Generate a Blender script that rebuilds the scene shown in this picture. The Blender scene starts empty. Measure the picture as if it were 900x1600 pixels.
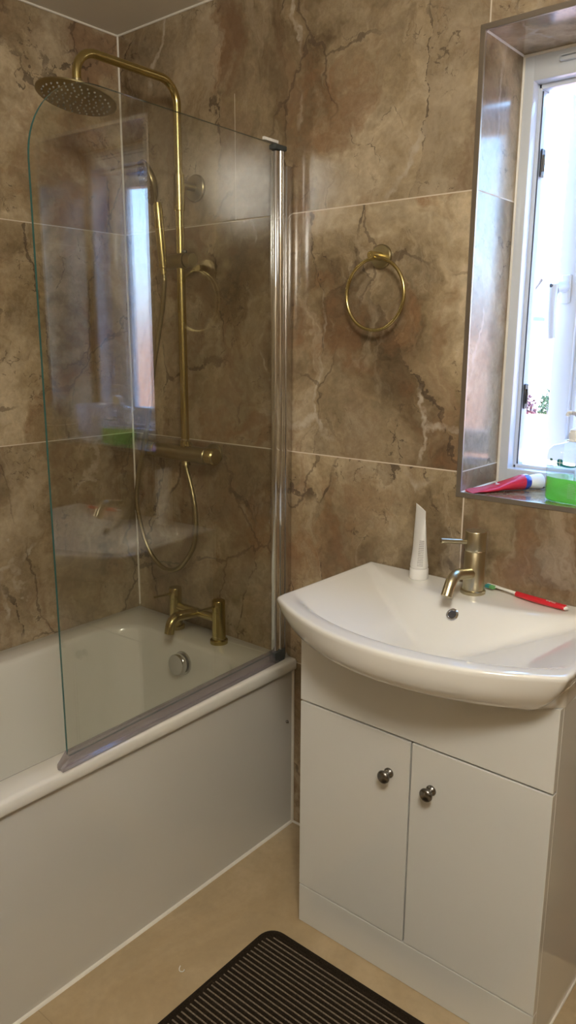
import bpy, bmesh, math, random
from mathutils import Vector, Matrix
random.seed(7)
S = bpy.context.scene
COL = S.collection
PI = math.pi

# ------------------------------------------------------------------ helpers
ORIG = {}

def _origin(o):
    return ORIG.get(o.name, Vector((0, 0, 0))) if o else Vector((0, 0, 0))

def thing(name, label, cat, loc, group=None):
    o = bpy.data.objects.new(name, None)
    o.empty_display_size = 0.05
    o.location = loc
    COL.objects.link(o)
    o['label'] = label
    o['category'] = cat
    if group:
        o['group'] = group
    ORIG[o.name] = Vector(loc)
    return o

def finish(name, bm, mats, parent=None, smooth=True, angle=40):
    """bm is in world coordinates; becomes one mesh object."""
    bmesh.ops.recalc_face_normals(bm, faces=bm.faces)
    me = bpy.data.meshes.new(name)
    if smooth:
        for f in bm.faces:
            f.smooth = True
        lim = math.radians(angle)
        for e in bm.edges:
            if len(e.link_faces) == 2 and e.calc_face_angle(0) > lim:
                e.smooth = False
    bm.to_mesh(me)
    bm.free()
    if not isinstance(mats, (list, tuple)):
        mats = [mats]
    for m in mats:
        me.materials.append(m)
    org = _origin(parent)
    me.transform(Matrix.Translation(-org))
    o = bpy.data.objects.new(name, me)
    COL.objects.link(o)
    if parent:
        o.parent = parent
    ORIG[o.name] = org
    return o

def structure(o):
    o['kind'] = 'structure'
    return o

def single(o, label, cat, group=None):
    o['label'] = label
    o['category'] = cat
    if group:
        o['group'] = group
    return o

def box(bm, x0, x1, y0, y1, z0, z1, bev=0.0, seg=2, mat=0, mtx=None):
    r = bmesh.ops.create_cube(bm, size=1.0)
    vs = r['verts']
    for v in vs:
        v.co = Vector((x0 + (v.co.x + .5) * (x1 - x0), y0 + (v.co.y + .5) * (y1 - y0), z0 + (v.co.z + .5) * (z1 - z0)))
    fs = list({f for v in vs for f in v.link_faces})
    if bev > 0:
        es = list({e for v in vs for e in v.link_edges})
        rr = bmesh.ops.bevel(bm, geom=es, offset=bev, segments=seg, profile=.5, affect='EDGES')
        fs = [f for f in rr['faces']] + [f for f in fs if f.is_valid]
        vs = list({v for f in fs for v in f.verts})
    for f in fs:
        f.material_index = mat
    if mtx:
        for v in vs:
            v.co = mtx @ v.co
    return vs

def frame_of(d):
    d = Vector(d).normalized()
    a = Vector((0, 0, 1)) if abs(d.z) < .9 else Vector((1, 0, 0))
    u = d.cross(a).normalized()
    return u, d.cross(u).normalized(), d

def lathe(bm, prof, origin=(0, 0, 0), axis=(0, 0, 1), seg=32, mat=0, cap=True):
    """prof: list of (radius, height along axis)"""
    u, v, d = frame_of(axis)
    O = Vector(origin)
    rings = []
    for r, h in prof:
        if r < 1e-6:
            rings.append([bm.verts.new(O + d * h)])
        else:
            rings.append([bm.verts.new(O + d * h + (u * math.cos(2 * PI * i / seg) + v * math.sin(2 * PI * i / seg)) * r) for i in range(seg)])
    for a, b in zip(rings, rings[1:]):
        for i in range(seg):
            j = (i + 1) % seg
            q = [a[i % len(a)], a[j % len(a)], b[j % len(b)], b[i % len(b)]]
            q2 = []
            for w in q:
                if w not in q2:
                    q2.append(w)
            if len(q2) > 2:
                f = bm.faces.new(q2)
                f.material_index = mat
    if cap:
        for rg in (rings[0], rings[-1]):
            if len(rg) > 2:
                try:
                    bm.faces.new(rg).material_index = mat
                except ValueError:
                    pass

def smooth_path(pts, n=8, closed=False):
    """Catmull-Rom"""
    P = [Vector(p) for p in pts]
    out = []
    m = len(P)
    rng = m if closed else m - 1
    for i in range(rng):
        p1, p2 = P[i], P[(i + 1) % m]
        p0 = P[i - 1] if (i > 0 or closed) else p1 * 2 - p2
        p3 = P[(i + 2) % m] if (i + 2 < m or closed) else p2 * 2 - p1
        for k in range(n):
            t = k / n
            out.append(.5 * ((2 * p1) + (p2 - p0) * t + (2 * p0 - 5 * p1 + 4 * p2 - p3) * t * t + (3 * p1 - p0 - 3 * p2 + p3) * t ** 3))
    if not closed:
        out.append(P[-1])
    return out

def corner_path(pts, rad, n=8):
    """polyline with rounded corners"""
    P = [Vector(p) for p in pts]
    out = [P[0]]
    for i in range(1, len(P) - 1):
        a = (P[i - 1] - P[i]).normalized()
        b = (P[i + 1] - P[i]).normalized()
        ang = a.angle(b)
        d = rad / math.tan(ang / 2)
        c = P[i] + (a + b).normalized() * (rad / math.sin(ang / 2))
        s, e = P[i] + a * d - c, P[i] + b * d - c
        for k in range(n + 1):
            t = k / n
            w = s.normalized().slerp(e.normalized(), t)
            out.append(c + w * rad)
    out.append(P[-1])
    return out

def tube(bm, path, r, seg=16, closed=False, mat=0, cap=True):
    P = [Vector(p) for p in path]
    n = len(P)
    R = r if callable(r) else (lambda t: r)
    T = []
    for i in range(n):
        a = P[i - 1] if (i > 0 or closed) else P[i]
        b = P[(i + 1) % n] if (i < n - 1 or closed) else P[i]
        T.append((b - a).normalized())
    u, v, _ = frame_of(T[0])
    rings = []
    for i in range(n):
        if i > 0:
            q = T[i - 1].rotation_difference(T[i])
            u = q @ u
            v = q @ v
        rr = R(i / (n - 1))
        rings.append([bm.verts.new(P[i] + (u * math.cos(2 * PI * k / seg) + v * math.sin(2 * PI * k / seg)) * rr) for k in range(seg)])
    pr = list(zip(rings, rings[1:]))
    if closed:
        pr.append((rings[-1], rings[0]))
    for a, b in pr:
        for k in range(seg):
            j = (k + 1) % seg
            bm.faces.new([a[k], a[j], b[j], b[k]]).material_index = mat
    if cap and not closed:
        for rg in (rings[0], rings[-1]):
            bm.faces.new(rg).material_index = mat

def loft(bm, rings, cap0=True, cap1=True, mat=0):
    V = [[bm.verts.new(p) for p in r] for r in rings]
    n = len(V[0])
    for a, b in zip(V, V[1:]):
        for i in range(n):
            j = (i + 1) % n
            bm.faces.new([a[i], a[j], b[j], b[i]]).material_index = mat
    if cap0:
        bm.faces.new(V[0]).material_index = mat
    if cap1:
        bm.faces.new(V[-1]).material_index = mat
    return V

def rrect(x0, x1, y0, y1, r, z, n=8):
    out = []
    for cx, cy, a0 in ((x1 - r, y1 - r, 0), (x0 + r, y1 - r, PI / 2), (x0 + r, y0 + r, PI), (x1 - r, y0 + r, 1.5 * PI)):
        for k in range(n + 1):
            a = a0 + PI / 2 * k / n
            out.append(Vector((cx + r * math.cos(a), cy + r * math.sin(a), z)))
    return out

def prism(bm, poly, off, mat=0):
    """poly: list of 3D points, extruded by off"""
    off = Vector(off)
    loft(bm, [[Vector(p) for p in poly], [Vector(p) + off for p in poly]], mat=mat)

# ------------------------------------------------------------------ materials
class NT:
    def __init__(s, name):
        s.m = bpy.data.materials.new(name)
        s.m.use_nodes = True
        s.t = s.m.node_tree
        s.t.nodes.clear()
        s.out = s.n('ShaderNodeOutputMaterial')
    def n(s, ty, **kw):
        nd = s.t.nodes.new(ty)
        for k, v in kw.items():
            setattr(nd, k, v)
        return nd
    def set(s, sock, val):
        if hasattr(val, 'links') or isinstance(val, bpy.types.NodeSocket):
            s.t.links.new(val, sock)
        else:
            sock.default_value = val
    def math(s, op, a, b=None, c=None, clamp=False):
        nd = s.n('ShaderNodeMath', operation=op)
        nd.use_clamp = clamp
        s.set(nd.inputs[0], a)
        if b is not None:
            s.set(nd.inputs[1], b)
        if c is not None:
            s.set(nd.inputs[2], c)
        return nd.outputs[0]
    def vmath(s, op, a, b=None):
        nd = s.n('ShaderNodeVectorMath', operation=op)
        s.set(nd.inputs[0], a)
        if b is not None:
            s.set(nd.inputs[1], b)
        return nd.outputs['Vector'] if op not in ('LENGTH', 'DOT_PRODUCT') else nd.outputs['Value']
    def noise(s, vec, scale, detail=4, rough=.55, dist=0., out='Fac'):
        nd = s.n('ShaderNodeTexNoise')
        s.set(nd.inputs['Vector'], vec)
        nd.inputs['Scale'].default_value = scale
        nd.inputs['Detail'].default_value = detail
        nd.inputs['Roughness'].default_value = rough
        nd.inputs['Distortion'].default_value = dist
        return nd.outputs[out]
    def ramp(s, fac, stops, interp='LINEAR'):
        nd = s.n('ShaderNodeValToRGB')
        nd.color_ramp.interpolation = interp
        els = nd.color_ramp.elements
        while len(els) < len(stops):
            els.new(.5)
        for e, (p, c) in zip(els, stops):
            e.position = p
            e.color = c if len(c) == 4 else (*c, 1)
        s.set(nd.inputs[0], fac)
        return nd.outputs[0]
    def mix(s, fac, a, b, blend='MIX'):
        nd = s.n('ShaderNodeMix', data_type='RGBA', blend_type=blend)
        s.set(nd.inputs[0], fac)
        s.set(nd.inputs[6], a if not isinstance(a, tuple) else (*a[:3], 1))
        s.set(nd.inputs[7], b if not isinstance(b, tuple) else (*b[:3], 1))
        return nd.outputs[2]
    def mapr(s, v, a, b, c=0., d=1.):
        nd = s.n('ShaderNodeMapRange')
        nd.clamp = True
        s.set(nd.inputs[0], v)
        for i, x in enumerate((a, b, c, d)):
            nd.inputs[1 + i].default_value = x
        return nd.outputs[0]
    def bsdf(s, **kw):
        nd = s.n('ShaderNodeBsdfPrincipled')
        for k, v in kw.items():
            k = k.replace('_', ' ')
            if isinstance(v, tuple) and len(v) == 3:
                v = (*v, 1)
            s.set(nd.inputs[k], v)
        return nd
    def bump(s, h, strength=.2, dist=.01):
        nd = s.n('ShaderNodeBump')
        nd.inputs['Strength'].default_value = strength
        nd.inputs['Distance'].default_value = dist
        s.set(nd.inputs['Height'], h)
        return nd.outputs[0]
    def done(s, sh):
        s.t.links.new(sh if isinstance(sh, bpy.types.NodeSocket) else sh.outputs[0], s.out.inputs['Surface'])
        return s.m

def simple(name, color, rough=.4, metal=0., var=.06, scale=30., bump=0., **kw):
    """Principled with a faint procedural variation"""
    N = NT(name)
    tc = N.n('ShaderNodeTexCoord').outputs['Object']
    nz = N.noise(tc, scale, 3)
    c = N.mix(nz, tuple(max(0, x * (1 - var)) for x in color), tuple(min(1, x * (1 + var)) for x in color))
    b = N.bsdf(Base_Color=c, Roughness=rough, Metallic=metal, **kw)
    if bump:
        N.set(b.inputs['Normal'], N.bump(nz, bump, .002))
    return N.done(b)

ZG = 1.11      # height of the lower grout joint on the walls
XG = 1.17      # vertical joint on the window wall

def tile_material():
    N = NT('marble_wall_tile')
    geo = N.n('ShaderNodeNewGeometry')
    pos = geo.outputs['Position']
    sp = N.n('ShaderNodeSeparateXYZ'); N.set(sp.inputs[0], pos)
    sn = N.n('ShaderNodeSeparateXYZ'); N.set(sn.inputs[0], geo.outputs['True Normal'])
    X, Y, Z = sp.outputs
    ny = N.math('GREATER_THAN', N.math('ABSOLUTE', sn.outputs[1]), .5)
    nz = N.math('GREATER_THAN', N.math('ABSOLUTE', sn.outputs[2]), .5)
    # the coordinate running along the wall
    H = N.math('ADD', N.math('MULTIPLY', X, ny), N.math('MULTIPLY', Y, N.math('SUBTRACT', 1, ny)))
    hu = N.math('DIVIDE', N.math('ADD', H, N.math('ADD', 1.2 * 4, N.math('MULTIPLY', ny, -XG))), 1.2)
    vu = N.math('DIVIDE', N.math('ADD', Z, .6 * 4 - ZG), .6)
    def joint(c, size, w):
        f = N.math('FRACT', c)
        d = N.math('MULTIPLY', N.math('MINIMUM', f, N.math('SUBTRACT', 1, f)), size)
        return N.math('LESS_THAN', d, w)
    jv = N.math('MULTIPLY', joint(hu, 1.2, .0017), N.math('SUBTRACT', 1, nz))
    jh = N.math('MULTIPLY', joint(vu, .6, .0014), N.math('SUBTRACT', 1, nz))
    # thin pale vertical line above the shower, only in the top course
    jc = N.math('MULTIPLY', N.math('LESS_THAN', N.math('ABSOLUTE', N.math('SUBTRACT', X, .464)), .0008),
                N.math('MULTIPLY', N.math('MULTIPLY', N.math('GREATER_THAN', Z, ZG + .6), N.math('LESS_THAN', Z, 2.02)), N.math('MULTIPLY', ny, N.math('LESS_THAN', Y, .01))))
    grout = N.math('MAXIMUM', jv, N.math('MAXIMUM', jh, jc))
    cid = N.n('ShaderNodeCombineXYZ')
    N.set(cid.inputs[0], N.math('FLOOR', hu)); N.set(cid.inputs[1], N.math('FLOOR', vu)); N.set(cid.inputs[2], ny)
    wn = N.n('ShaderNodeTexWhiteNoise', noise_dimensions='3D'); N.set(wn.inputs['Vector'], cid.outputs[0])
    off = N.vmath('SCALE', wn.outputs['Color']); off.node.inputs['Scale'].default_value = 9.
    P = N.vmath('ADD', pos, off)
    warp = N.noise(P, 3.5, 5, .6, 0, 'Color')
    wv = N.vmath('SCALE', N.vmath('SUBTRACT', warp, (.5, .5, .5))); wv.node.inputs['Scale'].default_value = .34
    W = N.vmath('ADD', P, wv)
    # broad clouds
    c1 = N.noise(W, 2.6, 9, .62, .4)
    base = N.ramp(c1, [(.33, (.112, .080, .046)), (.44, (.238, .180, .109)), (.53, (.360, .286, .186)), (.62, (.490, .410, .293))])
    # rusty patches
    r1 = N.noise(N.vmath('ADD', W, (3.1, 7.7, 1.3)), 3.2, 7, .6, .6)
    base = N.mix(N.mapr(r1, .54, .64, 0, .72), base, (.255, .148, .080))
    # grey-green cooler patches
    g1 = N.noise(N.vmath('ADD', W, (13.1, 2.7, 5.3)), 2.4, 6, .6, .2)
    base = N.mix(N.mapr(g1, .54, .7, 0, .6), base, (.215, .182, .130))
    # fine grain
    fg = N.noise(P, 55, 5, .7)
    base = N.mix(N.mapr(fg, .35, .7, 0, .42), base, N.mix(1., base, (.48, .45, .42), 'MULTIPLY'))
    fg2 = N.noise(W, 16, 6, .7)
    base = N.mix(N.mapr(fg2, .4, .75, .0, .6), base, N.mix(1., base, (1.38, 1.33, 1.24), 'MULTIPLY'))
    # diagonal smeared streaks
    ms = N.n('ShaderNodeMapping'); N.set(ms.inputs[0], W)
    ms.inputs['Rotation'].default_value = (.55, .8, .45)
    ms.inputs['Scale'].default_value = (9, 5, 1.6)
    st = N.noise(ms.outputs[0], 1., 7, .66, .3)
    base = N.mix(N.mapr(st, .52, .66, 0, .6), base, (.225, .142, .085))
    base = N.mix(N.mapr(st, .46, .34, 0, .5), base, (.50, .415, .30))
    # plate-like tone steps with broken edges
    def vor(vec, scale, feat='DISTANCE_TO_EDGE', rand=1.):
        v = N.n('ShaderNodeTexVoronoi', feature=feat)
        N.set(v.inputs['Vector'], vec)
        v.inputs['Scale'].default_value = scale
        v.inputs['Randomness'].default_value = rand
        return v.outputs['Distance'] if feat == 'DISTANCE_TO_EDGE' else v.outputs['Color']
    # anisotropic coordinates: veins run diagonally
    wl = N.vmath('SCALE', N.vmath('SUBTRACT', warp, (.5, .5, .5))); wl.node.inputs['Scale'].default_value = .16
    W1 = N.vmath('ADD', P, wl)
    mp = N.n('ShaderNodeMapping'); N.set(mp.inputs[0], W1)
    mp.inputs['Rotation'].default_value = (0.5, .75, .5)
    mp.inputs['Scale'].default_value = (2.3, 1.5, .75)
    A = mp.outputs[0]
    w2 = N.vmath('SCALE', N.vmath('SUBTRACT', N.noise(P, 14, 6, .65, 0, 'Color'), (.5, .5, .5))); w2.node.inputs['Scale'].default_value = .07
    A2 = N.vmath('ADD', A, w2)
    pc = N.n('ShaderNodeSeparateColor'); N.set(pc.inputs[0], vor(A2, 1.25, 'F1'))
    base = N.mix(.42, base, N.mix(1., base, N.ramp(pc.outputs[0], [(.0, (.60, .55, .50)), (.5, (1, .97, .93)), (1., (1.38, 1.35, 1.27))]), 'MULTIPLY'))
    # dark cracks
    d1 = vor(A2, 1.25)
    m1 = N.mapr(N.noise(P, 4.2, 3), .47, .56)
    wid = N.math('MULTIPLY', N.mapr(N.noise(P, 30, 5, .7), .40, .72), .017)
    k1 = N.math('MULTIPLY', N.math('LESS_THAN', d1, wid), m1)
    A3 = N.vmath('ADD', N.vmath('ADD', N.vmath('MULTIPLY', W1, (1.6, 1.6, 1.2)), (5.5, 1.2, 8.8)), w2)
    d2 = vor(A3, 7.5)
    m2 = N.mapr(N.noise(N.vmath('ADD', P, (4., 4., 9.)), 5, 3), .57, .64)
    k2 = N.math('MULTIPLY', N.math('LESS_THAN', d2, N.math('MULTIPLY', N.mapr(N.noise(P, 40, 4, .7), .42, .7), .022)), m2)
    base = N.mix(N.math('MULTIPLY', N.math('MAXIMUM', k1, k2), .66), base, (.062, .045, .033))
    # pale veins
    A4 = N.vmath('ADD', N.vmath('ADD', A, (9.5, 3.2, 2.8)), w2)
    d3 = vor(A4, .95)
    m3 = N.mapr(N.noise(N.vmath('ADD', P, (8., 1., 5.)), 3.6, 4), .52, .6)
    k3 = N.math('MULTIPLY', N.mapr(d3, .004, .011, 1, 0), m3)
    base = N.mix(N.math('MULTIPLY', k3, N.mapr(N.noise(P, 26, 4), .35, .6, .1, .85)), base, (.52, .45, .36))
    # small worm-like pits
    d5 = vor(N.vmath('ADD', P, w2), 34)
    m5 = N.mapr(N.noise(N.vmath('ADD', P, (2., 6., 3.)), 5.5, 4), .54, .64)
    k5 = N.math('MULTIPLY', N.math('LESS_THAN', d5, N.math('MULTIPLY', N.mapr(N.noise(P, 48, 2), .5, .7), .07)), m5)
    base = N.mix(N.math('MULTIPLY', k5, .6), base, (.085, .06, .042))
    # hairlines
    d4 = vor(N.vmath('ADD', A3, (1.5, 6.5, 2.5)), 1.3)
    k4 = N.math('MULTIPLY', N.math('LESS_THAN', d4, .006), N.mapr(N.noise(P, 3, 2), .45, .55))
    base = N.mix(N.math('MULTIPLY', k4, .55), base, (.09, .062, .043))
    col = N.mix(grout, base, (.66, .58, .46))
    ht = N.math('SUBTRACT', N.math('MULTIPLY', fg2, .25), grout)
    b = N.bsdf(Base_Color=col, Roughness=N.math('ADD', .15, N.math('MULTIPLY', grout, .5)), Normal=N.bump(ht, .08, .002))
    return N.done(b)

def floor_material():
    N = NT('beige_vinyl')
    pos = N.n('ShaderNodeNewGeometry').outputs['Position']
    a = N.noise(pos, 2.2, 8, .62, .8)
    b_ = N.noise(N.vmath('ADD', pos, (4, 1, 0)), 9, 6, .65, .3)
    base = N.ramp(a, [(.3, (.345, .250, .140)), (.5, (.445, .335, .195)), (.7, (.545, .430, .275))])
    base = N.mix(N.mapr(b_, .42, .72, 0, .5), base, (.365, .285, .175))
    base = N.mix(N.mapr(N.noise(pos, 60, 3), .4, .7, 0, .2), base, (.33, .25, .16))
    sp = N.n('ShaderNodeSeparateXYZ'); N.set(sp.inputs[0], pos)
    sx = N.math('LESS_THAN', N.math('ABSOLUTE', N.math('SUBTRACT', N.math('FRACT', N.math('DIVIDE', N.math('ADD', sp.outputs[1], .41), .9)), .5)), .0009)
    base = N.mix(N.math('MULTIPLY', sx, .5), base, (.22, .16, .09))
    b = N.bsdf(Base_Color=base, Roughness=.36, Normal=N.bump(b_, .05, .002))
    return N.done(b)

def metal_brushed(name, color, rough, axis_scale=(150, 150, 8)):
    N = NT(name)
    tc = N.n('ShaderNodeTexCoord').outputs['Object']
    v = N.vmath('MULTIPLY', tc, axis_scale)
    nz = N.noise(v, 1., 3, .6)
    c = N.mix(nz, tuple(x * .86 for x in color), color)
    b = N.bsdf(Base_Color=c, Metallic=1., Roughness=N.mapr(nz, .2, .8, rough * .95, rough * 1.06))
    return N.done(b)

def thin_clear(name, tint=(1, 1, 1), f0=.04, rough=0., body=None, bodyfac=0., translucent=False):
    """Clear sheet: straight-through transparency with Schlick reflection; optional milky body"""
    N = NT(name)
    geo = N.n('ShaderNodeNewGeometry')
    c = N.math('ABSOLUTE', N.vmath('DOT_PRODUCT', geo.outputs['Normal'], geo.outputs['Incoming']))
    p5 = N.math('POWER', N.math('SUBTRACT', 1, c, clamp=True), 5.)
    fr = N.math('ADD', f0, N.math('MULTIPLY', p5, 1 - f0), clamp=True)
    tr = N.n('ShaderNodeBsdfTransparent'); tr.inputs[0].default_value = (*tint, 1)
    sh = tr.outputs[0]
    if body:
        if translucent:
            d1 = N.n('ShaderNodeBsdfTranslucent'); d1.inputs[0].default_value = (*body, 1)
            d2 = N.n('ShaderNodeBsdfDiffuse'); d2.inputs[0].default_value = (*body, 1)
            mm = N.n('ShaderNodeMixShader'); mm.inputs[0].default_value = .4
            N.t.links.new(d1.outputs[0], mm.inputs[1]); N.t.links.new(d2.outputs[0], mm.inputs[2])
            dsh = mm.outputs[0]
        else:
            d = N.n('ShaderNodeBsdfDiffuse'); d.inputs[0].default_value = (*body, 1)
            dsh = d.outputs[0]
        mx = N.n('ShaderNodeMixShader'); mx.inputs[0].default_value = bodyfac
        N.t.links.new(sh, mx.inputs[1]); N.t.links.new(dsh, mx.inputs[2])
        sh = mx.outputs[0]
    gl = N.n('ShaderNodeBsdfGlossy'); gl.inputs['Roughness'].default_value = rough
    gl.inputs[0].default_value = (1, 1, 1, 1)
    mx = N.n('ShaderNodeMixShader'); N.set(mx.inputs[0], fr)
    N.t.links.new(sh, mx.inputs[1]); N.t.links.new(gl.outputs[0], mx.inputs[2])
    return N.done(mx)

M = {}
M['tile'] = tile_material()
M['floor'] = floor_material()
M['ceiling'] = simple('ceiling_paint', (.80, .77, .71), .8, scale=6, var=.03)
M['silicone'] = simple('white_silicone', (.80, .77, .70), .35)
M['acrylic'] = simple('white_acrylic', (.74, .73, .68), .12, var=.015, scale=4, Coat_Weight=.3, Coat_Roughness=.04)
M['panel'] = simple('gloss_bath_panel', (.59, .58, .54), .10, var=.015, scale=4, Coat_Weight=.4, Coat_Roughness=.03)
M['ceramic'] = simple('white_ceramic', (.83, .825, .79), .07, var=.01, scale=4, Coat_Weight=.5, Coat_Roughness=.02)
M['gloss'] = simple('gloss_white_board', (.71, .715, .69), .13, var=.01, scale=3, Coat_Weight=.6, Coat_Roughness=.03)
M['gapdark'] = simple('gap_shade_paint', (.018, .016, .014), .7)
M['brass'] = metal_brushed('brushed_brass', (.56, .46, .20), .24)
M['brass_soft'] = metal_brushed('brushed_brass_tap', (.60, .54, .37), .30)
M['brass_dark'] = metal_brushed('brushed_brass_face', (.36, .30, .165), .34)
M['rubber_dark'] = simple('grey_rubber', (.05, .06, .06), .5)
M['nozzle'] = simple('nozzle_rubber', (.27, .27, .25), .45)
M['chrome'] = simple('chrome', (.72, .73, .75), .09, 1., var=.02)
M['chrome_soft'] = simple('satin_chrome', (.62, .61, .60), .2, 1., var=.03)
M['pewter'] = simple('pewter', (.23, .22, .205), .27, 1., var=.1)
M['trim'] = simple('bronze_tile_trim', (.36, .32, .265), .38, .85, var=.06)
M['upvc'] = simple('white_upvc', (.66, .71, .78), .22, var=.01)
M['upvc_dark'] = simple('grey_gasket', (.06, .07, .08), .6)
M['glass'] = thin_clear('clear_glass', (.90, .905, .875), .068)
M['glass_edge'] = simple('green_glass_edge', (.035, .12, .11), .12)
M['seal'] = thin_clear('clear_vinyl_seal', (.80, .78, .80), .07, .10, (.46, .43, .46), .26)
M['clear_plastic'] = thin_clear('clear_bottle_plastic', (.97, .98, .98), .05, .03, (.8, .85, .85), .12, True)
M['milky'] = thin_clear('milky_plastic', (.93, .94, .97), .05, .1, (.88, .89, .94), .85, True)
M['soap'] = thin_clear('green_liquid_soap', (.55, .96, .34), .03, .05, (.30, .82, .18), .40, True)
M['white_plastic'] = simple('white_plastic', (.83, .82, .79), .32, var=.02)
M['pump_white'] = simple('white_pump_plastic', (.88, .90, .91), .3, var=.02)
M['hole_shade'] = simple('painted_hole_shade', (.05, .05, .06), .6)
M['print_grey'] = simple('grey_print', (.30, .28, .28), .6)
M['teal'] = simple('teal_print', (.01, .22, .25), .5)
M['green_print'] = simple('dark_green_print', (.01, .12, .07), .5)
M['pale_print'] = simple('pale_print', (.75, .86, .88), .5)
M['red'] = simple('red_rubber', (.66, .022, .035), .38, var=.05)
M['red_tube'] = simple('red_tube', (.60, .025, .055), .25, var=.15, scale=60)
M['blue_tube'] = simple('blue_tube', (.03, .06, .42), .25)
M['bristle_green'] = simple('green_bristles', (.16, .45, .16), .6, var=.2, scale=300)
M['bristle_teal'] = simple('teal_bristles', (.05, .33, .33), .6, var=.2, scale=300)

def mat_material():
    N = NT('brown_ribbed_carpet')
    pos = N.n('ShaderNodeNewGeometry').outputs['Position']
    nz = N.noise(pos, 420, 3, .7)
    n2 = N.noise(pos, 90, 3, .7)
    c = N.ramp(nz, [(.3, (.010, .007, .004)), (.55, (.026, .018, .011)), (.8, (.060, .043, .028))])
    b = N.bsdf(Base_Color=c, Roughness=.95, Normal=N.bump(N.math('ADD', nz, n2), .8, .003))
    b.inputs['Specular IOR Level'].default_value = .15
    return N.done(b)
def mat_rib_material():
    N = NT('beige_carpet_row')
    pos = N.n('ShaderNodeNewGeometry').outputs['Position']
    nz = N.noise(pos, 300, 3, .7)
    c = N.ramp(nz, [(.3, (.10, .075, .052)), (.6, (.25, .195, .14)), (.85, (.36, .29, .22))])
    b = N.bsdf(Base_Color=c, Roughness=.95, Normal=N.bump(nz, .8, .002))
    return N.done(b)
M['mat'] = mat_material()
M['mat_rib'] = mat_rib_material()
M['mat_edge'] = mat_material(); M['mat_edge'].name = 'brown_carpet_binding'

# frosted pane
def frosted():
    N = NT('frosted_glass')
    tc = N.n('ShaderNodeNewGeometry').outputs['Position']
    g = N.n('ShaderNodeBsdfGlass')
    g.inputs['Color'].default_value = (.96, .98, 1, 1)
    g.inputs['Roughness'].default_value = .26
    g.inputs['IOR'].default_value = 1.35
    N.set(g.inputs['Normal'], N.bump(N.noise(tc, 300, 2), .25, .002))
    return N.done(g)
M['frosted'] = frosted()

# outside
M['render'] = simple('white_house_render', (.75, .74, .72), .9)
M['roof'] = simple('grey_roof_tiles', (.30, .28, .27), .8, var=.3, scale=3)
M['fascia_board'] = simple('grey_barge_board', (.12, .16, .18), .6)
M['leaf'] = simple('garden_leaves', (.04, .07, .025), .7, var=.5, scale=9)
M['leaf_red'] = simple('copper_leaves', (.12, .04, .05), .7, var=.5, scale=9)
M['brick_ground'] = simple('red_brick_paving', (.62, .33, .22), .9, var=.15, scale=4)

# ------------------------------------------------------------------ room shell
RX, RY, H = 2.42, -2.75, 2.257
WX0, WX1, WZ0, WZ1, WT = 1.160, 1.655, 1.062, 2.012, .28   # window opening and wall thickness

bm = bmesh.new(); box(bm, -.12, RX + .12, RY - .12, WT, -.12, 0)
structure(finish('floor', bm, M['floor'], smooth=False))
bm = bmesh.new(); box(bm, -.12, RX + .12, RY - .12, WT, H, H + .15)
structure(finish('ceiling', bm, M['ceiling'], smooth=False))
bm = bmesh.new(); box(bm, -.12, 0, RY - .12, WT, 0, H)
structure(finish('wall_left', bm, M['tile'], smooth=False))
bm = bmesh.new(); box(bm, RX, RX + .12, RY - .12, WT, 0, H)
structure(finish('wall_right', bm, M['tile'], smooth=False))
bm = bmesh.new(); box(bm, 0, RX, RY - .12, RY, 0, H)
structure(finish('wall_front', bm, M['tile'], smooth=False))
# window wall with its opening: four blocks sharing edges, in one mesh
bm = bmesh.new()
def wall_ring(y):
    return ([bm.verts.new((x, y, z)) for x, z in ((0, 0), (RX, 0), (RX, H), (0, H))],
            [bm.verts.new((x, y, z)) for x, z in ((WX0, WZ0), (WX1, WZ0), (WX1, WZ1), (WX0, WZ1))])
o0, i0 = wall_ring(0); o1, i1 = wall_ring(WT)
for k in range(4):
    j = (k + 1) % 4
    bm.faces.new([o0[k], o0[j], i0[j], i0[k]])
    bm.faces.new([o1[k], i1[k], i1[j], o1[j]])
    bm.faces.new([i0[k], i0[j], i1[j], i1[k]])
    bm.faces.new([o0[k], o1[k], o1[j], o0[j]])
structure(finish('wall_back', bm, M['tile'], smooth=False))

# metal tile trim round the window opening
bm = bmesh.new()
tw, tp = .0095, .0025
for (x0, x1, z0, z1) in ((WX0 - tw, WX0 + .002, WZ0 - tw, WZ1 + tw), (WX1 - .002, WX1 + tw, WZ0 - tw, WZ1 + tw),
                         (WX0, WX1, WZ0 - tw, WZ0 + .002), (WX0, WX1, WZ1 - .002, WZ1 + tw)):
    box(bm, x0, x1, -tp, .004, z0, z1, .0008, 1)
structure(finish('trim_1', bm, M['trim'], smooth=False))
# silicone beads
def bead(name, pts, r):
    bm = bmesh.new()
    tube(bm, pts, r, 8)
    return structure(finish(name, bm, M['silicone']))
bead('trim_2', [(.001, -.001, .53), (.001, -.001, H - .002)], .0034)
bead('trim_3', [(.001, -2.6, H - .001), (.001, -.001, H - .001), (RX - .002, -.001, H - .001)], .0038)
bead('trim_4', [(.6712, -.002, .0), (.6712, -1.72, .0)], .0058)
bead('trim_5', [(.6725, -.002, .0), (.6725, -.0015, .25), (.6722, -.0015, .50)], .0045)
bead('trim_6', [(.676, -.001, .0), (.936, -.001, .0)], .0045)
bead('trim_7', [(1.5295, -.002, .001), (1.5295, -.296, .001)], .0032)
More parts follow.
